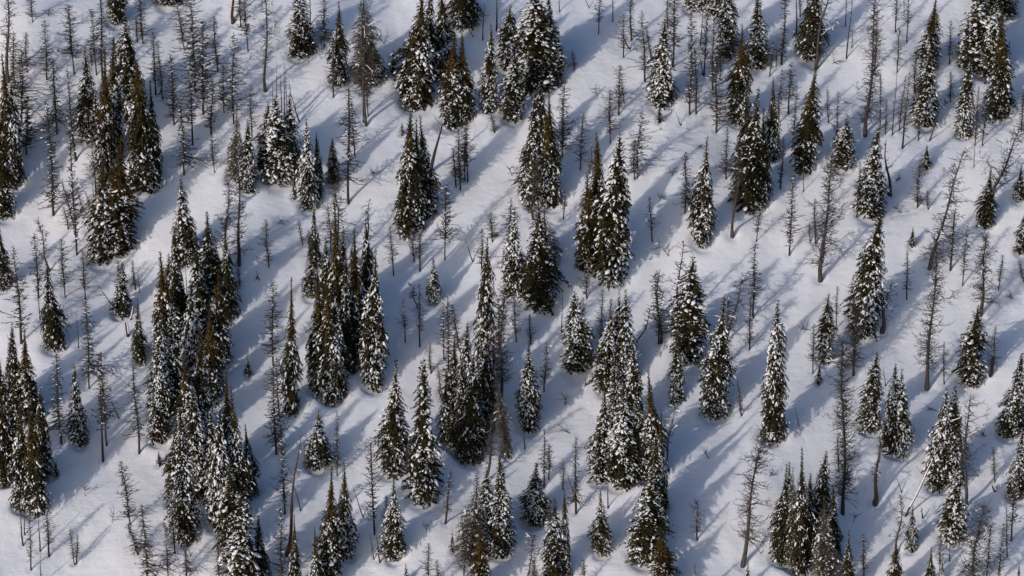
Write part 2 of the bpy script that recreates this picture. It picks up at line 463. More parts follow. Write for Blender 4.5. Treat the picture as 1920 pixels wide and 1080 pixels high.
GN = [0]
def gnarled(bx, by, tx, ty, w, own, thick=8, limbs=14, snow=.6, low=.2, fine=60, mat=None, bend=.5, up=.25):
    """a big old dead tree: own trunk, every large limb a part, snow lying on the limbs"""
    GN[0] += 1
    rng = np.random.RandomState(300 + GN[0])
    p, h, k, e, lean = frame_of(bx, by, tx, ty)
    e = Matrix.Rotation(lean, 4, 'Y').to_euler()
    o = empty('gnarled_tree', p, e)
    mat = mat or M_GREYBARK
    T = Soup(); n = 12
    P = stem_curve(rng, h, n, bend)
    off = P[-1] * np.array((1, 1, 0))
    P = [q - off * (i / n) for i, q in enumerate(P)]
    rb = thick * k / 2 * .82
    rad = [rb * (1 - .88 * (q / n) ** .8) * rng.uniform(.92, 1.08) for q in range(n + 1)]
    tube(T, [P[0] - UP * 1.2] + P, [rb * 1.25] + [rad[0] * 1.15] + rad[1:], 8)
    part('trunk', T.mesh('gnarled_trunk', mat, True), o)
    reach = w * k / 2 * 1.2
    fine = int(fine * 1.6)
    for i in range(limbs):
        t = low + (.97 - low) * (i + rng.rand() * .8) / limbs
        az = rng.choice((0, math.pi)) + rng.normal(0, .75)
        od = np.array((math.cos(az), math.sin(az), 0))
        L = reach * rng.uniform(.6, 1.25) * (1 - .45 * max(0, t - .5) / .5)
        q = along(P, t); e0 = rng.uniform(-.5, .5) + up; pts = [q]; sidew = np.cross(od, UP) * rng.normal(0, .25)
        for j in range(1, 7):
            e0 += rng.normal(0, .34) + .02
            pts.append(pts[-1] + (od * math.cos(e0) + UP * math.sin(e0) + sidew + np.cross(od, UP) * rng.normal(0, .2)) * L / 6)
        r = max(.045, rb * .30 * (1 - t * .5))
        B = Soup()
        rr = [r * (1 - .8 * j / 6) for j in range(7)]
        tube(B, pts, rr, 5)
        sub = []
        for s in range(7):
            u = rng.uniform(.25, .98); b0 = along(pts, u)
            d = unit(od * rng.uniform(.1, 1) + np.cross(od, UP) * rng.normal(0, .6) + UP * rng.uniform(-.7, .9))
            l = L * rng.uniform(.15, .42)
            m1 = b0 + d * l * .5 + rng.normal(0, .06, 3); m2 = m1 + unit(d + UP * rng.uniform(-.2, .7)) * l * .5
            rs = r * .42
            tube(B, [b0, m1, m2], (rs, rs * .75, rs * .35), 4); sub.append((b0, m1, rs))
            for z in range(2):
                c0 = b0 + (m2 - b0) * rng.uniform(.3, .9)
                tube(B, [c0, c0 + unit(rng.normal(0, 1, 3) + d * .5) * l * .4], (rs * .55, rs * .3), 3)
        lo = part('limb', B.mesh('gnarled_limb', mat, True), o)
        if rng.rand() < snow:
            S = Soup()
            u0 = rng.uniform(.0, .3)
            idx = range(1, 6)
            sp = [pts[j] + UP * rr[j] * 1.0 for j in idx]
            tube(S, sp, [max(.045, rr[j] * rng.uniform(.6, 1.1)) for j in idx], 5)
            for b0, m1, rs in sub[:3]: tube(S, [b0 + UP * rs, (b0 + m1) / 2 + UP * rs * 1.3, m1 + UP * rs], (max(.04, rs * .8), max(.05, rs * 1.1), .03), 4)
            part('snow', S.mesh('limb_snow', M_SNOW, True), lo)
    if fine:
        W = Soup()
        for i in range(fine):
            t = low + (.98 - low) * rng.rand(); az = rng.uniform(0, 6.28)
            od = np.array((math.cos(az), math.sin(az), 0)); q = along(P, t)
            L = reach * rng.uniform(.2, .75) * (1 - .4 * t)
            e0 = rng.uniform(-.5, .4); pts = [q]
            for j in range(3):
                e0 += rng.normal(.12, .35); pts.append(pts[-1] + (od * math.cos(e0) + UP * math.sin(e0)) * L / 3)
            tube(W, pts, (.036, .03, .024, .014), 3)
            for z in range(3):
                c0 = along(pts, rng.uniform(.3, 1)); d = unit(od + rng.normal(0, .7, 3))
                tube(W, [c0, c0 + d * L * rng.uniform(.15, .45)], (.022, .012), 3)
        part('twigs', W.mesh('gnarled_twigs', M_TWIG), o, kind='stuff')
    WELLS.append((p.x, p.y, .9, .22))
    note(o, 'dead tree', 'big gnarled dead trees', 'gnarled dead tree', 'gnarled dead tree', bx, by, tx, ty, own)

def stick(name, bx, by, tx, ty, thick, own, snow=False, twigs=5, cat='branch', seed=0, taper=.75, tilt=0):
    """a lone pole, stick, log or stump poking out of the snow"""
    rng = np.random.RandomState(700 + seed + int(bx))
    p, h, k, e, lean = frame_of(bx, by, tx, ty)
    o = empty(name, p, Matrix.Rotation(lean, 4, 'Y').to_euler())
    T = Soup(); P = stem_curve(rng, h, 6, .02 * h)
    off = P[-1] * np.array((1, 1, 0)); P = [q - off * (i / 6) for i, q in enumerate(P)]
    rb = thick * k / 2 * (.42 if name == 'bare_branch' else .8)
    tube(T, [P[0] - UP * .6] + P, [rb] + [rb * (1 - taper * i / 6) for i in range(7)], 7)
    t = part('trunk' if name != 'snow_stump' else 'stump_wood', T.mesh('stick', M_BARK, True), o)
    W = Soup()
    for i in range(twigs):
        b0 = along(P, rng.uniform(.25, .95)); az = rng.uniform(0, 6.28)
        d = unit(np.array((math.cos(az), math.sin(az) * .6, rng.uniform(-.3, 1.0)))); l = h * rng.uniform(.12, .32)
        if name == 'bare_branch': l = max(l * 2.4, rng.uniform(.4, 1.0))
        tube(W, [b0, b0 + d * l * .5 + rng.normal(0, .06, 3), b0 + d * l + UP * l * .15], (.04, .03, .015), 3)
    if twigs: part('twigs', W.mesh('stick_twigs', M_TWIG), o, kind='stuff')
    if snow:
        S = Soup()
        nrm = np.array((-1, -.25, .35)) if lean > 0 else np.array((1, -.25, .35))
        nrm = unit(nrm)
        tube(S, [q + nrm * rb * .55 for q in P[1:]], [rb * .85 * (1 - taper * i / 6) for i in range(6)], 6)
        part('snow', S.mesh('log_snow', M_SNOW, True), t)
    note(o, cat, 'sticks and stubs poking from the snow', cat, 'dark twig tip poking from snow', bx, by, tx, ty, own)

# ------------------------------------------------------------------ firs: foot x, y, tip x, y, crown width (of 1920 x 1080), kind
FIRS = [
 (25,352,12,100,60,'S'),(6,412,3,215,56,'S'),(170,267,164,88,48,'N'),(248,235,240,30,60,'N'),(214,300,218,68,56,'S'),
 (198,340,203,90,52,'S'),(272,366,262,110,72,'S'),(222,492,232,255,104,'S'),(187,498,200,285,62,'S'),(216,50,226,-62,46,'D'),
 (318,18,315,-90,60,'N'),(563,113,559,-22,54,'N'),(638,165,637,2,50,'S'),(682,172,683,-10,58,'G'),(700,162,697,58,42,'N'),
 (738,143,738,92,21,'Y'),(783,213,793,-28,84,'S'),(768,195,771,60,46,'N'),(838,152,828,-18,58,'S'),(868,62,870,-95,72,'D'),
 (846,246,853,62,62,'S'),(868,236,867,54,56,'S'),(918,213,921,46,38,'N'),(951,137,957,10,46,'N'),(961,231,964,98,52,'N'),
 (1008,178,1001,-25,96,'N'),(1045,160,1047,68,36,'N'),(1240,207,1245,36,56,'N'),(1236,233,1236,197,17,'Y'),(1302,26,1303,-75,46,'N'),
 (1338,32,1340,-85,42,'N'),(1363,112,1360,-42,46,'N'),(1417,132,1418,-12,54,'N'),(1385,236,1389,45,56,'S'),(1404,402,1418,165,74,'D'),
 (1450,302,1447,142,38,'S'),(1520,118,1530,-62,62,'D'),(1503,328,1527,116,60,'S'),(1739,140,1751,-5,58,'S'),(1736,242,1739,95,54,'N'),
 (1828,140,1831,-45,80,'N'),(1872,48,1868,-90,76,'N'),(1872,228,1872,14,58,'S'),(1807,260,1816,108,40,'N'),(1581,322,1585,220,48,'N'),
 (1632,414,1643,232,58,'N'),(1618,636,1646,388,70,'N'),(1737,321,1737,270,24,'Y'),(1909,381,1913,306,27,'D'),(1848,432,1855,312,46,'D'),
 (1914,478,1919,398,28,'N'),(1710,466,1711,424,19,'Y'),(6,547,3,420,40,'D'),(345,500,343,328,52,'N'),(394,565,391,394,66,'D'),
 (310,692,306,468,68,'S'),(322,610,319,474,44,'S'),(412,694,413,500,64,'S'),(441,342,447,193,42,'G'),(466,364,467,223,38,'N'),
 (517,351,519,178,72,'N'),(580,396,577,221,44,'N'),(596,372,595,248,26,'S'),(552,376,552,328,16,'Y'),(624,347,624,257,29,'D'),
 (762,444,772,205,60,'S'),(800,410,789,215,54,'S'),(754,256,754,228,13,'Y'),(1004,388,1002,168,54,'N'),(1036,392,1028,170,58,'S'),
 (1008,591,1010,380,86,'D'),(962,560,965,388,46,'N'),(1098,514,1101,318,62,'S'),(1127,482,1117,246,50,'S'),(1147,534,1160,247,74,'N'),
 (1317,464,1323,254,54,'N'),(1292,688,1297,478,76,'N'),(1266,758,1268,630,33,'N'),(1341,788,1354,552,66,'N'),(1080,703,1077,544,62,'N'),
 (1140,740,1145,556,50,'N'),(1172,722,1172,540,54,'N'),(1158,706,1160,545,42,'N'),(1130,907,1133,720,56,'N'),(1166,918,1168,716,64,'N'),
 (1200,902,1190,730,52,'N'),(1226,905,1214,688,52,'S'),(1212,1063,1222,868,76,'N'),(1245,1125,1237,985,76,'S'),(989,812,992,635,52,'N'),
 (1446,831,1454,556,52,'N'),(1545,684,1551,548,37,'N'),(1534,724,1537,678,17,'Y'),(1631,814,1641,655,47,'N'),(1668,852,1675,678,42,'N'),
 (1687,857,1687,688,40,'N'),(1821,730,1830,570,60,'N'),(1894,823,1912,658,56,'N'),(1758,922,1771,723,54,'N'),(1787,918,1785,719,60,'N'),
 (1785,1024,1790,876,56,'N'),(1904,940,1914,800,42,'N'),(1708,1037,1709,944,26,'N'),(1464,1058,1472,864,50,'D'),(1485,1068,1483,870,42,'G'),
 (1501,1078,1499,832,50,'D'),(1530,1012,1546,840,52,'D'),(1552,1105,1541,925,56,'G'),(1588,1125,1589,990,36,'D'),(1675,1135,1677,1014,44,'S'),
 (1742,1120,1744,1022,29,'D'),(1765,1125,1765,1044,18,'S'),(1909,1120,1909,1054,16,'D'),(102,660,92,485,52,'D'),(229,598,232,490,42,'N'),
 (261,686,261,556,34,'D'),(55,800,51,614,58,'S'),(42,958,44,738,48,'S'),(68,968,62,734,54,'S'),(3,792,2,660,40,'S'),
 (8,912,4,690,50,'S'),(149,838,144,678,38,'N'),(296,832,301,640,44,'N'),(357,865,350,656,62,'S'),(382,835,378,608,56,'S'),
 (346,1020,344,758,62,'N'),(413,997,417,752,56,'N'),(450,978,438,717,54,'S'),(458,1145,455,912,92,'N'),(465,709,465,668,19,'Y'),
 (299,876,298,844,15,'Y'),(313,884,312,848,15,'Y'),(105,897,106,861,16,'Y'),(548,779,550,516,46,'S'),(636,692,631,368,60,'S'),
 (600,738,598,497,62,'S'),(624,758,615,520,62,'S'),(584,562,583,478,36,'N'),(668,682,667,424,56,'S'),(690,645,688,405,48,'D'),
 (702,733,706,464,60,'N'),(736,897,744,668,58,'N'),(791,947,795,668,76,'N'),(592,883,599,768,52,'N'),(622,1105,624,868,64,'S'),
 (651,1048,647,862,48,'S'),(555,1125,554,958,30,'S'),(592,1130,592,980,30,'S'),(740,1052,740,886,44,'N'),(848,1039,848,992,13,'Y'),
 (762,1095,761,1054,15,'Y'),(888,1062,895,880,66,'G'),(937,1046,938,848,60,'N'),(905,1125,900,975,52,'S'),(999,991,1006,864,56,'N'),
 (1127,1044,1125,914,38,'N'),(1038,1105,1040,931,50,'N'),(1060,1090,1058,911,28,'S'),(1000,1125,1002,1034,26,'G'),(1301,1130,1302,1049,15,'D'),
 (1400,1110,1402,1050,19,'Y'),(842,840,838,690,46,'D'),(862,852,867,670,52,'D'),(878,872,888,658,58,'D'),(905,722,914,440,44,'N'),
 (811,572,813,481,29,'N'),(590,505,590,380,30,'D'),(952,860,930,700,30,'G'),(905,810,903,640,44,'D'),
 (290,345,286,150,46,'D'),(335,640,330,420,50,'D'),(375,640,371,430,54,'D'),
 (430,600,425,442,44,'D'),(366,722,362,522,56,'N'),(331,772,327,562,54,'N'),(396,762,397,560,50,'S'),(300,790,306,582,50,'N'),
 (371,942,366,722,56,'N'),(330,952,333,772,46,'D'),(430,882,427,692,46,'S'),(400,932,398,762,46,'N'),(471,932,462,792,40,'D'),
 (438,1062,435,862,60,'N'),(490,1102,486,962,46,'D'),(610,642,613,442,50,'D'),(652,702,650,472,50,'D'),(641,602,646,422,46,'D'),
 (662,612,661,452,44,'D'),(630,748,637,562,50,'N'),(850,792,853,622,40,'D'),(896,852,899,702,44,'D'),(916,802,917,622,40,'D'),
 (872,802,877,602,44,'N'),(800,152,809,-28,50,'D'),(1030,122,1028,-12,46,'N'),
 (985,182,985,62,44,'N'),(1190,822,1186,642,46,'N'),(1150,832,1153,652,50,'N'),(1226,1002,1229,802,56,'D'),(1240,962,1238,762,38,'S'),
 (25,782,28,602,46,'D'),(30,902,31,702,50,'D'),(82,902,80,722,44,'D'),(20,302,26,152,44,'D'),(1516,1052,1516,882,44,'D'),
 (1475,1002,1478,862,40,'N'),(1562,1052,1560,902,40,'D'),(1396,332,1397,152,46,'D'),(1426,392,1429,202,44,'D'),(1016,302,1012,152,50,'D'),
 (1026,502,1020,382,50,'G'),(1860,152,1862,-2,60,'N'),(915,1002,912,872,44,'N'),(783,432,782,222,50,'S'),(500,330,505,190,44,'N'),(540,335,545,175,46,'N'),
]
OWN_FIR = {
 (811,572):'small snowy fir standing alone on the shaded snow left of the middle',
 (1710,466):'tiny fir alone on open snow left of the big leaning dead tree',
 (465,709):'tiny dark fir alone in the shade right of the big fir cluster',
 (738,143):'tiny fir at the left foot of the tall dark fir group near the top',
 (1236,233):'tiny bush-like fir right under the snowy fir with a shaggy foot',
 (848,1039):'tiny fir in the sun just left of the bottom grey fir clump',
 (299,876):'left one of the two tiny firs in the sun beside the tall clump',
 (313,884):'right one of the two tiny firs in the sun beside the tall clump',
 (105,897):'tiny dark fir at the right edge of the far-left fir clump',
 (754,256):'tiny sprig of a fir left of the brown-topped pair',
 (552,376):'tiny dark fir at the left foot of the narrow snowy fir',
 (1737,321):'little snowy fir alone on the open snow in the upper right',
 (1147,534):'taller right fir of the bright pair with brown tips near the middle',
 (1080,703):'broad rounded fir with even snow, dark hollow round its foot',
 (1317,464):'tall snowy fir standing alone right of the bright pair',
 (791,947):'large broad fir in the lower middle with a dark rounded foot',
 (702,733):'tall fir with heavy white clumps right of the dark brown-topped group',
 (548,779):'slender brown-spired fir standing alone left of the dark brown-topped group',
 (1446,831):'tall slender snowy fir standing alone in the sun, right of the middle',
 (563,113):'snowy fir at the top edge with its tip cut off, dark rounded foot',
 (1127,1044):'narrow fir standing alone on the snow near the bottom middle',
 (1708,1037):'small narrow fir at the foot of the snow-covered leaning log',
 (1821,730):'snowy fir with a charred stub on its right side',
 (1008,591):'broad dark drooping fir with a brown top in the very middle',
 (458,1145):'largest fir at the bottom edge, broad with drooping white boughs',
 (222,492):'broad drooping fir at the front of the tall upper-left cluster',
}
for f in FIRS: fir(*f, own=OWN_FIR.get(f[:2]))

# ------------------------------------------------------------------ dead trees: foot x, y, tip x, y, width, kind
SNAGS = [
 (61,40,58,-35,20,'b'),(139,138,134,10,34,'b'),(51,134,49,62,22,'b'),(41,234,38,95,46,'b'),(50,290,48,180,46,'b'),(181,139,174,18,28,'b'),
 (193,152,192,-4,26,'b'),(172,122,171,84,14,'b'),(107,249,105,112,30,'b'),(100,402,95,190,30,'b'),(144,478,141,228,24,'b'),(142,300,130,128,18,'b'),
 (268,80,263,-45,24,'b'),(257,77,258,30,16,'b'),(292,176,290,62,22,'b'),(305,186,300,84,18,'b'),(326,232,320,104,30,'b'),(345,90,333,8,30,'b'),
 (366,172,366,-4,42,'b'),(381,213,380,38,46,'b'),(361,270,360,108,30,'b'),(345,327,344,192,32,'b'),(408,132,400,32,24,'b'),(451,48,450,-35,20,'b'),
 (465,95,460,-25,22,'b'),(438,232,437,66,32,'b'),(473,262,472,162,18,'b'),(402,323,400,252,18,'b'),(138,420,119,343,20,'b'),(128,429,122,386,14,'b'),
 (163,427,150,358,14,'b'),(172,402,160,358,12,'b'),(180,362,175,268,22,'b'),(178,392,174,328,12,'p'),(72,557,69,438,24,'b'),(40,642,36,462,30,'b'),
 (122,556,120,448,24,'b'),(75,598,72,518,12,'p'),(223,547,222,488,18,'b'),(254,542,250,488,12,'b'),(261,547,260,508,8,'p'),(147,652,147,578,8,'p'),
 (167,727,167,556,30,'b'),(115,831,109,662,32,'b'),(193,863,187,670,26,'b'),(200,834,197,658,28,'b'),(222,783,207,740,9,'p'),(261,849,255,687,26,'b'),
 (354,626,350,480,10,'p'),(504,499,497,412,20,'b'),(450,537,446,488,12,'b'),(582,45,581,-45,8,'p'),(608,89,606,-4,30,'b'),(625,182,623,58,16,'b'),
 (690,216,686,130,12,'b'),(681,226,680,120,8,'p'),(653,380,655,168,34,'b'),(665,290,662,188,20,'b'),(520,232,520,116,10,'p'),(533,236,533,118,10,'p'),
 (540,232,537,118,10,'p'),(512,236,511,152,8,'p'),(528,240,527,135,9,'p'),(546,242,543,150,9,'p'),(905,74,907,-45,14,'p'),(931,58,932,-35,12,'p'),
 (927,248,921,213,15,'b'),(855,349,850,278,24,'b'),(863,355,862,238,22,'b'),(871,336,870,232,18,'b'),(877,339,877,222,32,'b'),(834,486,834,347,28,'b'),
 (738,515,734,422,20,'b'),(776,489,775,428,15,'b'),(787,507,785,422,18,'b'),(567,458,560,413,10,'b'),(585,492,577,432,11,'b'),(620,470,618,385,22,'b'),
 (886,489,872,446,7,'p'),(903,502,902,428,18,'b'),(923,452,920,398,22,'b'),(948,522,958,372,28,'b'),(1049,21,1048,-35,8,'p'),(1122,62,1124,-25,18,'b'),
 (1149,39,1150,-45,13,'p'),(1184,74,1182,-15,14,'b'),(1169,106,1167,28,20,'b'),(1180,91,1154,43,8,'p'),(1209,151,1206,22,24,'b'),(1222,114,1212,48,9,'b'),
 (1252,52,1251,-25,11,'b'),(1262,124,1265,-25,27,'b'),(1293,214,1297,26,26,'b'),(1305,212,1302,92,15,'b'),(1313,84,1316,22,9,'p'),(1320,140,1326,22,18,'b'),
 (1317,137,1310,88,9,'p'),(1336,167,1340,42,20,'b'),(1343,247,1347,102,32,'b'),(1160,214,1160,122,26,'b'),(1170,192,1166,148,14,'b'),(1144,267,1145,169,28,'b'),
 (1195,332,1198,208,34,'b'),(1190,334,1188,262,20,'b'),(1088,317,1090,212,26,'b'),(1054,294,1060,157,30,'b'),(1076,131,1074,93,14,'b'),(1276,234,1267,210,8,'p'),
 (981,357,981,272,24,'b'),(1056,410,1057,358,12,'b'),(1284,398,1287,285,28,'b'),(1223,451,1219,369,16,'b'),(1361,336,1360,238,20,'b'),(1418,452,1425,378,18,'b'),
 (1412,594,1417,457,28,'b'),(1405,654,1404,555,16,'b'),(1235,641,1234,507,32,'b'),(1053,627,1055,538,10,'p'),(1127,646,1128,542,16,'b'),(1092,642,1092,557,16,'b'),
 (995,644,995,588,14,'b'),(1020,732,1022,642,20,'b'),(1390,779,1383,708,9,'b'),(1020,913,1018,802,20,'b'),(1029,898,1028,832,16,'b'),(1055,917,1056,858,12,'b'),
 (1080,962,1080,818,18,'b'),(1078,932,1060,878,7,'p'),(984,841,983,806,8,'p'),(1140,952,1141,903,6,'p'),(1307,1011,1307,943,15,'b'),(1096,1105,1095,1046,15,'b'),
 (518,850,515,678,28,'b'),(529,852,523,668,22,'b'),(512,686,510,528,30,'b'),(534,962,530,822,22,'b'),(563,956,553,898,9,'p'),(530,1095,525,948,24,'b'),
 (632,892,632,768,14,'b'),(680,968,662,908,7,'p'),(702,1000,700,818,26,'b'),(701,1049,694,993,7,'p'),(712,1054,705,998,7,'p'),(725,986,723,928,16,'b'),
 (835,981,846,883,14,'b'),(803,1105,802,1017,20,'b'),(822,1105,820,1047,13,'b'),(870,1085,869,958,18,'b'),(787,648,787,532,18,'b'),(832,672,829,567,14,'b'),
 (840,727,840,552,24,'b'),(808,698,806,643,12,'b'),(825,742,822,688,12,'b'),(43,1021,37,928,10,'p'),(58,1067,57,957,12,'b'),(46,1002,45,938,8,'p'),
 (75,1032,74,958,10,'p'),(92,1042,92,948,22,'b'),(139,1056,131,988,15,'b'),(143,1055,147,998,11,'b'),(244,982,234,862,28,'b'),(277,1095,272,942,30,'b'),
 (258,1038,245,980,26,'b'),(317,1105,312,977,24,'b'),(328,1037,325,888,16,'b'),(78,1095,78,1032,10,'p'),(1465,121,1471,-35,16,'b'),(1493,64,1492,-35,8,'p'),
 (1585,48,1586,-45,8,'p'),(1587,109,1594,-25,9,'p'),(1597,88,1598,47,7,'p'),(1679,59,1681,-25,16,'b'),(1695,22,1696,-20,7,'p'),(1700,78,1702,-15,16,'b'),
 (1682,135,1684,55,18,'b'),(1673,252,1678,128,9,'p'),(1686,244,1695,142,13,'b'),(1692,277,1703,137,14,'b'),(1782,189,1783,135,15,'b'),(1891,139,1891,72,7,'p'),
 (1455,125,1456,62,7,'p'),(1443,142,1446,77,15,'b'),(1478,212,1481,117,18,'b'),(1486,277,1490,162,14,'b'),(1553,229,1552,168,13,'b'),(1568,292,1569,172,14,'b'),
 (1828,272,1830,162,12,'b'),(1842,272,1845,167,20,'b'),(1722,262,1725,222,9,'b'),(1743,263,1758,213,9,'p'),(1914,252,1918,157,18,'b'),(1463,353,1466,257,12,'b'),
 (1480,477,1486,327,24,'b'),(1506,359,1506,298,6,'p'),(1607,402,1609,302,16,'b'),(1519,452,1518,417,9,'b'),(1529,455,1528,372,14,'b'),(1720,387,1723,302,22,'b'),
 (1740,391,1735,357,11,'b'),(1782,505,1790,392,24,'b'),(1805,534,1811,422,18,'b'),(1872,542,1876,477,16,'b'),(1919,527,1910,487,12,'b'),(1568,617,1570,537,14,'b'),
 (1524,699,1525,607,16,'b'),(1572,882,1570,818,14,'b'),(1660,722,1655,688,7,'p'),(1498,799,1490,763,7,'p'),(1690,922,1679,888,8,'p'),(1865,902,1860,838,14,'b'),
 (1896,1012,1898,887,16,'b'),(1871,1095,1877,977,18,'b'),(1888,1042,1882,947,14,'b'),(1762,1068,1761,997,16,'b'),(1780,1052,1780,1017,6,'p'),(1826,312,1825,268,8,'p'),
 (640,520,642,440,14,'b'),(935,660,938,560,20,'b'),(925,690,928,590,18,'b'),(968,640,966,560,18,'b'),(1600,610,1598,520,16,'b'),(1770,720,1768,640,10,'b'),
 (1640,340,1640,262,9,'p'),(1660,250,1661,180,9,'b'),(1105,330,1108,270,10,'b'),(1500,30,1501,-40,10,'b'),(860,640,850,570,18,'b'),(300,175,310,128,9,'p'),
 (88,150,86,40,26,'b'),(220,150,216,70,18,'b'),(420,210,418,120,22,'b'),(396,250,395,150,24,'b'),(30,180,28,60,26,'b'),(160,560,158,470,20,'b'),
 (1350,150,1352,40,20,'b'),(1460,230,1462,130,18,'b'),(1640,130,1642,20,20,'b'),(1650,240,1650,140,16,'b'),(1715,180,1716,90,14,'b'),(1780,120,1781,40,14,'b'),
 (1860,700,1864,610,18,'b'),(1100,560,1098,480,16,'b'),(760,640,758,560,14,'b'),(350,1085,348,990,18,'b'),(410,1090,408,1000,14,'b'),(1620,1085,1618,1000,16,'b'),
 (1850,1085,1852,985,22,'b'),(1700,560,1698,470,14,'b'),
]
for s in SNAGS: snag(*s)

G = M_GREYBARK
GNARLED = [
 (14,150,18,-30,60,'thick snag with snowy crooked limbs, top cut off, in the upper left corner',10,10,.7,.3,80,G),
 (497,168,502,-42,64,'big dead tree with spreading snowy limbs at the top edge, left of snowy fir',8,14,.7,.2,60,G),
 (437,39,441,-70,8,'thick reddish bare trunk coming down from the top edge',9,0,0,.2,0,M_REDBARK),
 (424,494,431,340,50,'dark old dead tree with thick bare trunk, left of a twin trunk',9,16,.25,.15,90,M_BARK),
 (448,494,446,300,48,'thick upright dead trunk with side twigs, right twin beside dark fir',9,18,.3,.08,110,M_BARK),
 (92,505,74,414,42,'crooked many-limbed dead tree on the left with curving upper branches',5,9,.2,.2,40,G),
 (682,480,694,372,40,'pale curved dead trunk with crooked tip leaning right, above dark firs',7,5,.2,.3,15,G),
 (632,500,627,345,70,'dead tree with wide curling branches rising above a brown-topped fir',8,14,.25,.25,90,G),
 (686,232,682,-20,60,'shaggy dead tree with snowy side limbs in front of grey fir',7,10,.6,.2,120,G),
 (1373,442,1379,262,44,'dead tree with thick snowy-footed trunk left of a large dark fir',8,10,.5,.35,90,G),
 (1425,360,1420,280,110,'fallen-looking snag whose long snowy limbs stretch across the dark fir',5,7,.95,.2,20,G),
 (1262,624,1279,452,48,'broken-topped leaning dead tree just left of a broad snowy fir',8,9,.3,.35,40,G),
 (1364,640,1390,512,46,'curving dead tree with bare upward limbs behind a rounded snowy fir',6,9,.15,.2,40,G),
 (1193,645,1222,572,26,'thin curved bare sapling beside the upright dead tree near the middle',4,5,.1,.4,20,M_BARK),
 (1248,882,1262,758,46,'pale birch-like dead tree right of the brown-spired fir',5,9,.4,.3,30,G),
 (1393,1058,1430,795,92,'big leaning dead tree with many bare limbs on the lower right snow',11,18,.15,.15,150,G),
 (988,1125,997,992,52,'bare bushy dead tree at the bottom edge with upswept branches',5,9,.1,.2,50,G),
 (539,1037,567,815,26,'thick leaning bare trunk with a snow-topped side branch near the bottom',11,4,.4,.4,6,M_REDBARK),
 (907,906,925,768,44,'tall thick dead trunk above the grey fir clump near the bottom',9,8,.4,.3,80,G),
 (782,575,768,532,28,'short crooked dead tree left of the lone small snowy fir',4,5,.2,.3,20,M_BARK),
 (864,672,850,605,34,'crooked bare dead tree rising above the dark central cluster',5,7,.2,.2,30,G),
 (938,748,946,540,66,'large grey dead tree with tangled snowy twigs in the middle',9,14,.7,.15,220,G),
 (1622,252,1634,0,70,'tall shaggy dead tree with snowy bent limbs, rusty foot, upper right',9,12,.45,.1,240,G),
 (1530,125,1560,-40,60,'dead tree with snow-laden limbs stretching right over a spired fir',8,9,.9,.1,50,G),
 (1538,523,1556,300,88,'big dead tree with many drooping twiggy limbs on open snow, rusty foot',10,20,.35,.1,170,G),
 (1668,363,1659,262,22,'dark bare trunk curving up close beside a tall snowy fir',9,3,.1,.3,10,M_BARK),
 (1738,727,1747,455,74,'tall dead tree with shaggy brown top and wide bare limbs, right side',10,18,.3,.15,220,G),
 (1744,500,1802,278,80,'largest leaning dead trunk slanting up to the right with crooked limbs',9,16,.4,.1,110,G),
 (1858,365,1908,240,96,'slanting dead tree with wide snowy limbs near the right edge',9,12,.6,.1,60,G),
 (1838,588,1846,438,76,'upright dead tree with long arm reaching right, above small snowy fir',9,12,.15,.15,120,G),
 (1655,618,1670,528,46,'thick leaning dead trunk with snowy twigs right of a leaning snowy fir',10,7,.7,.3,30,G),
 (1580,960,1574,630,84,'tallest shaggy grey dead tree in the lower right, tangled with twigs',9,22,.4,.08,380,M_BARK),
 (1641,942,1646,815,30,'thick bare pale trunk standing in the sun below the paired firs',12,5,.4,.3,30,M_REDBARK),
 (1810,948,1813,740,86,'dead tree with wide bare limbs right of the twin snowy firs',9,14,.3,.3,60,G),
 (1682,1035,1687,930,40,'curved dead tree with bent upright limb near the bottom right',5,7,.2,.2,30,G),
 (1818,1105,1838,945,90,'leaning dead tree with a wide net of twigs in the bottom right corner',8,16,.2,.1,160,G),
 (1240,640,1236,505,44,'dead tree with drooping side twigs between the pale sapling and broad fir',6,6,.2,.2,40,M_BARK),
 (1600,700,1596,560,60,'grey twiggy dead tree tangled in front of the small snowy fir',6,10,.4,.1,200,G),
 (1350,700,1362,560,60,'dead tree with snow-covered limbs hanging across the rounded fir',6,8,.9,.1,80,G),
 (1188,780,1180,660,64,'dead tree with white crooked limbs across the central snowy cluster',6,8,.9,.1,80,G),
 (1540,1080,1538,950,60,'dead tree with white crooked limbs in front of the bottom dark cluster',6,8,.9,.1,90,G),
 (1000,410,1008,300,50,'dead tree with snowy crooked twigs at the foot of the grey fir pair',6,7,.6,.1,120,G),
]
for a in GNARLED:
    gnarled(a[0], a[1], a[2], a[3], a[4], a[5], a[6], a[7], a[8], a[9], a[10], a[11])

# ------------------------------------------------------------------ sticks, stumps, logs
stick('leaning_pole', 806, 322, 829, 233, 10, 'dark bare pole leaning right beside the brown-topped pair', twigs=4, cat='dead pole')
stick('leaning_pole', 561, 229, 547, 178, 4, 'thin bent pole leaning left at the edge of the dead spires', twigs=4, cat='dead pole')
stick('leaning_pole', 230, 599, 186, 533, 4, 'thin pole leaning left above the small snowy fir on the left', twigs=4, cat='dead pole')
stick('broken_stub', 245, 601, 251, 574, 4, 'short snowy broken stub above the charred stump on the left', True, 1, 'stub')
stick('snow_stump', 240, 630, 237, 604, 8, 'charred upright stump on the left snow', True, 0, 'stump', taper=.2)
stick('snow_stump', 1857, 706, 1860, 670, 7, 'charred upright stub pressed against the right side of a snowy fir', False, 0, 'stump', taper=.15)
stick('fallen_log', 1698, 968, 1744, 862, 5, 'snow-covered leaning log sloping up to the twin snowy firs', True, 3, 'log', taper=.5)
stick('fallen_log', 1866, 922, 1861, 910, 8, 'short dark log end lying in the snow near the right edge', True, 0, 'log', taper=.3)
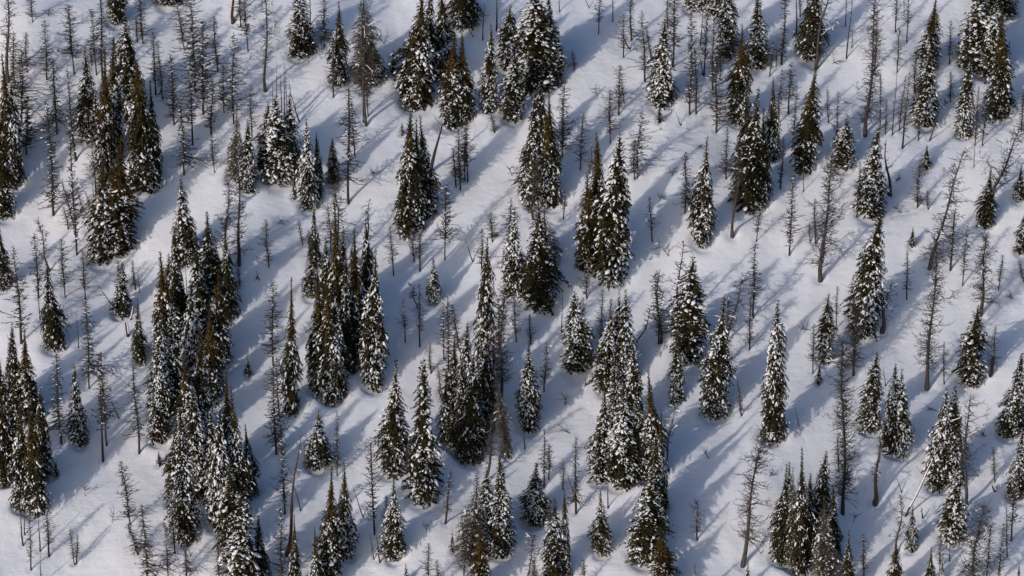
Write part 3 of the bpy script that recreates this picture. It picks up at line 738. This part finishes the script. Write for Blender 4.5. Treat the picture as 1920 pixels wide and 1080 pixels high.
stick('snow_stub', 1730, 972, 1727, 952, 4, 'short twiggy stub right of the small narrow fir', False, 3, 'stub')
stick('bare_branch', 90, 30, 94, 14, 4, 'dark twiggy branch tip poking from the upper left snow', False, 8, 'branch')
stick('bare_branch', 720, 82, 708, 66, 4, 'dark fallen twig cluster right of the shaggy grey tree', False, 8, 'branch')
stick('bare_branch', 885, 65, 868, 32, 4, 'dark leaning stick under the dark top-edge fir', False, 3, 'branch')
stick('bare_branch', 1105, 15, 1094, -8, 4, 'thin stick leaning left at the top edge, centre', False, 1, 'branch')
stick('bare_branch', 1236, 376, 1241, 366, 4, 'small twig cluster on shaded snow between the bright pair and lone fir', False, 9, 'branch')
stick('bare_branch', 1254, 480, 1234, 458, 4, 'forked twig lying on the sunny snow right of the bright pair', False, 6, 'branch')
stick('bare_branch', 1093, 726, 1106, 716, 4, 'small curled twig on the sunny snow below the broad rounded fir', False, 5, 'branch')
stick('bare_branch', 358, 1043, 351, 1021, 4, 'short bare stick below the tall lower-left fir', False, 0, 'branch')
stick('bare_branch', 1680, 340, 1690, 334, 4, 'flat dark twig on the snow right of the curving trunk', False, 8, 'branch')
stick('bare_branch', 1770, 197, 1774, 190, 4, 'little dark twig tip on the snow in the upper right', False, 6, 'branch')
stick('bare_branch', 1318, 280, 1312, 272, 3, 'tiny dark twig on the snow above the lone snowy fir', False, 6, 'branch')
stick('bare_branch', 487, 525, 481, 518, 4, 'small dark twig tuft on the shaded snow left of the slender fir', False, 9, 'branch')
stick('bare_branch', 1835, 895, 1830, 885, 4, 'small dark twig tuft right of the thick dead trunk on the right', False, 6, 'branch')
stick('bare_branch', 1755, 770, 1742, 764, 4, 'dark twig tuft left of the twin snowy firs', False, 7, 'branch')
stick('bare_branch', 1443, 893, 1452, 882, 4, 'small bare twig on the bright snow right of the big leaning dead tree', False, 6, 'branch')
stick('bare_branch', 1898, 560, 1893, 554, 4, 'tiny twig tuft on the snow near the right edge', False, 7, 'branch')
stick('bare_branch', 1068, 812, 1046, 803, 4, 'arched bare branch on the sunny snow left of the big snowy clump', False, 4, 'branch')
TWIGS = [(120,600,115,583),(300,560,305,550),(160,930,159,913),(210,980,213,962),(560,700,566,691),(520,420,527,412),(700,330,703,318),(860,300,865,289),(1120,180,1114,161),(1260,330,1263,314),(1240,560,1245,545),(1060,760,1060,742),(1330,860,1322,849),(1480,930,1488,920),(1600,980,1604,966),(1500,620,1511,612),(1750,880,1759,860),(1850,820,1840,810),(1780,560,1792,543),(1690,400,1679,388),(1560,120,1572,112),(960,330,956,315),(1300,960,1307,941),(800,1000,800,981)]
for q in TWIGS: stick('bare_branch', q[0], q[1], q[2], q[3], 3, None, False, 7, 'branch')


# ------------------------------------------------------------------ labels
ROWS = ('top', 'upper', 'lower', 'bottom')
COLS = ('far-left', 'left', 'centre-left', 'centre-right', 'right', 'far-right')
ORD = ['first', 'second', 'third', 'fourth', 'fifth', 'sixth', 'seventh', 'eighth', 'ninth', 'tenth', 'eleventh', 'twelfth',
       'thirteenth', 'fourteenth', 'fifteenth', 'sixteenth', 'seventeenth', 'eighteenth', 'nineteenth', 'twentieth']
cells = {}
for th in THINGS:
    c = (th[1], min(3, max(0, int(th[4] // 270))), min(5, max(0, int(th[3] // 320))))
    cells.setdefault(c, []).append(th)
for (noun, r, c), lst in cells.items():
    lst.sort(key=lambda q: q[3])
    for i, (o, noun, look, x, y, own) in enumerate(lst):
        if own: o['label'] = own; continue
        if len(lst) == 1: s = 'the only %s' % noun
        elif i == len(lst) - 1: s = 'rightmost %s' % noun
        elif i == 0: s = 'leftmost %s' % noun
        elif i < len(lst) / 2: s = '%s %s from left' % (ORD[i], noun)
        else: s = '%s %s from right' % (ORD[len(lst) - 1 - i], noun)
        o['label'] = '%s, %s in the %s %s part' % (look, s, ROWS[r], COLS[c])
build_ground()
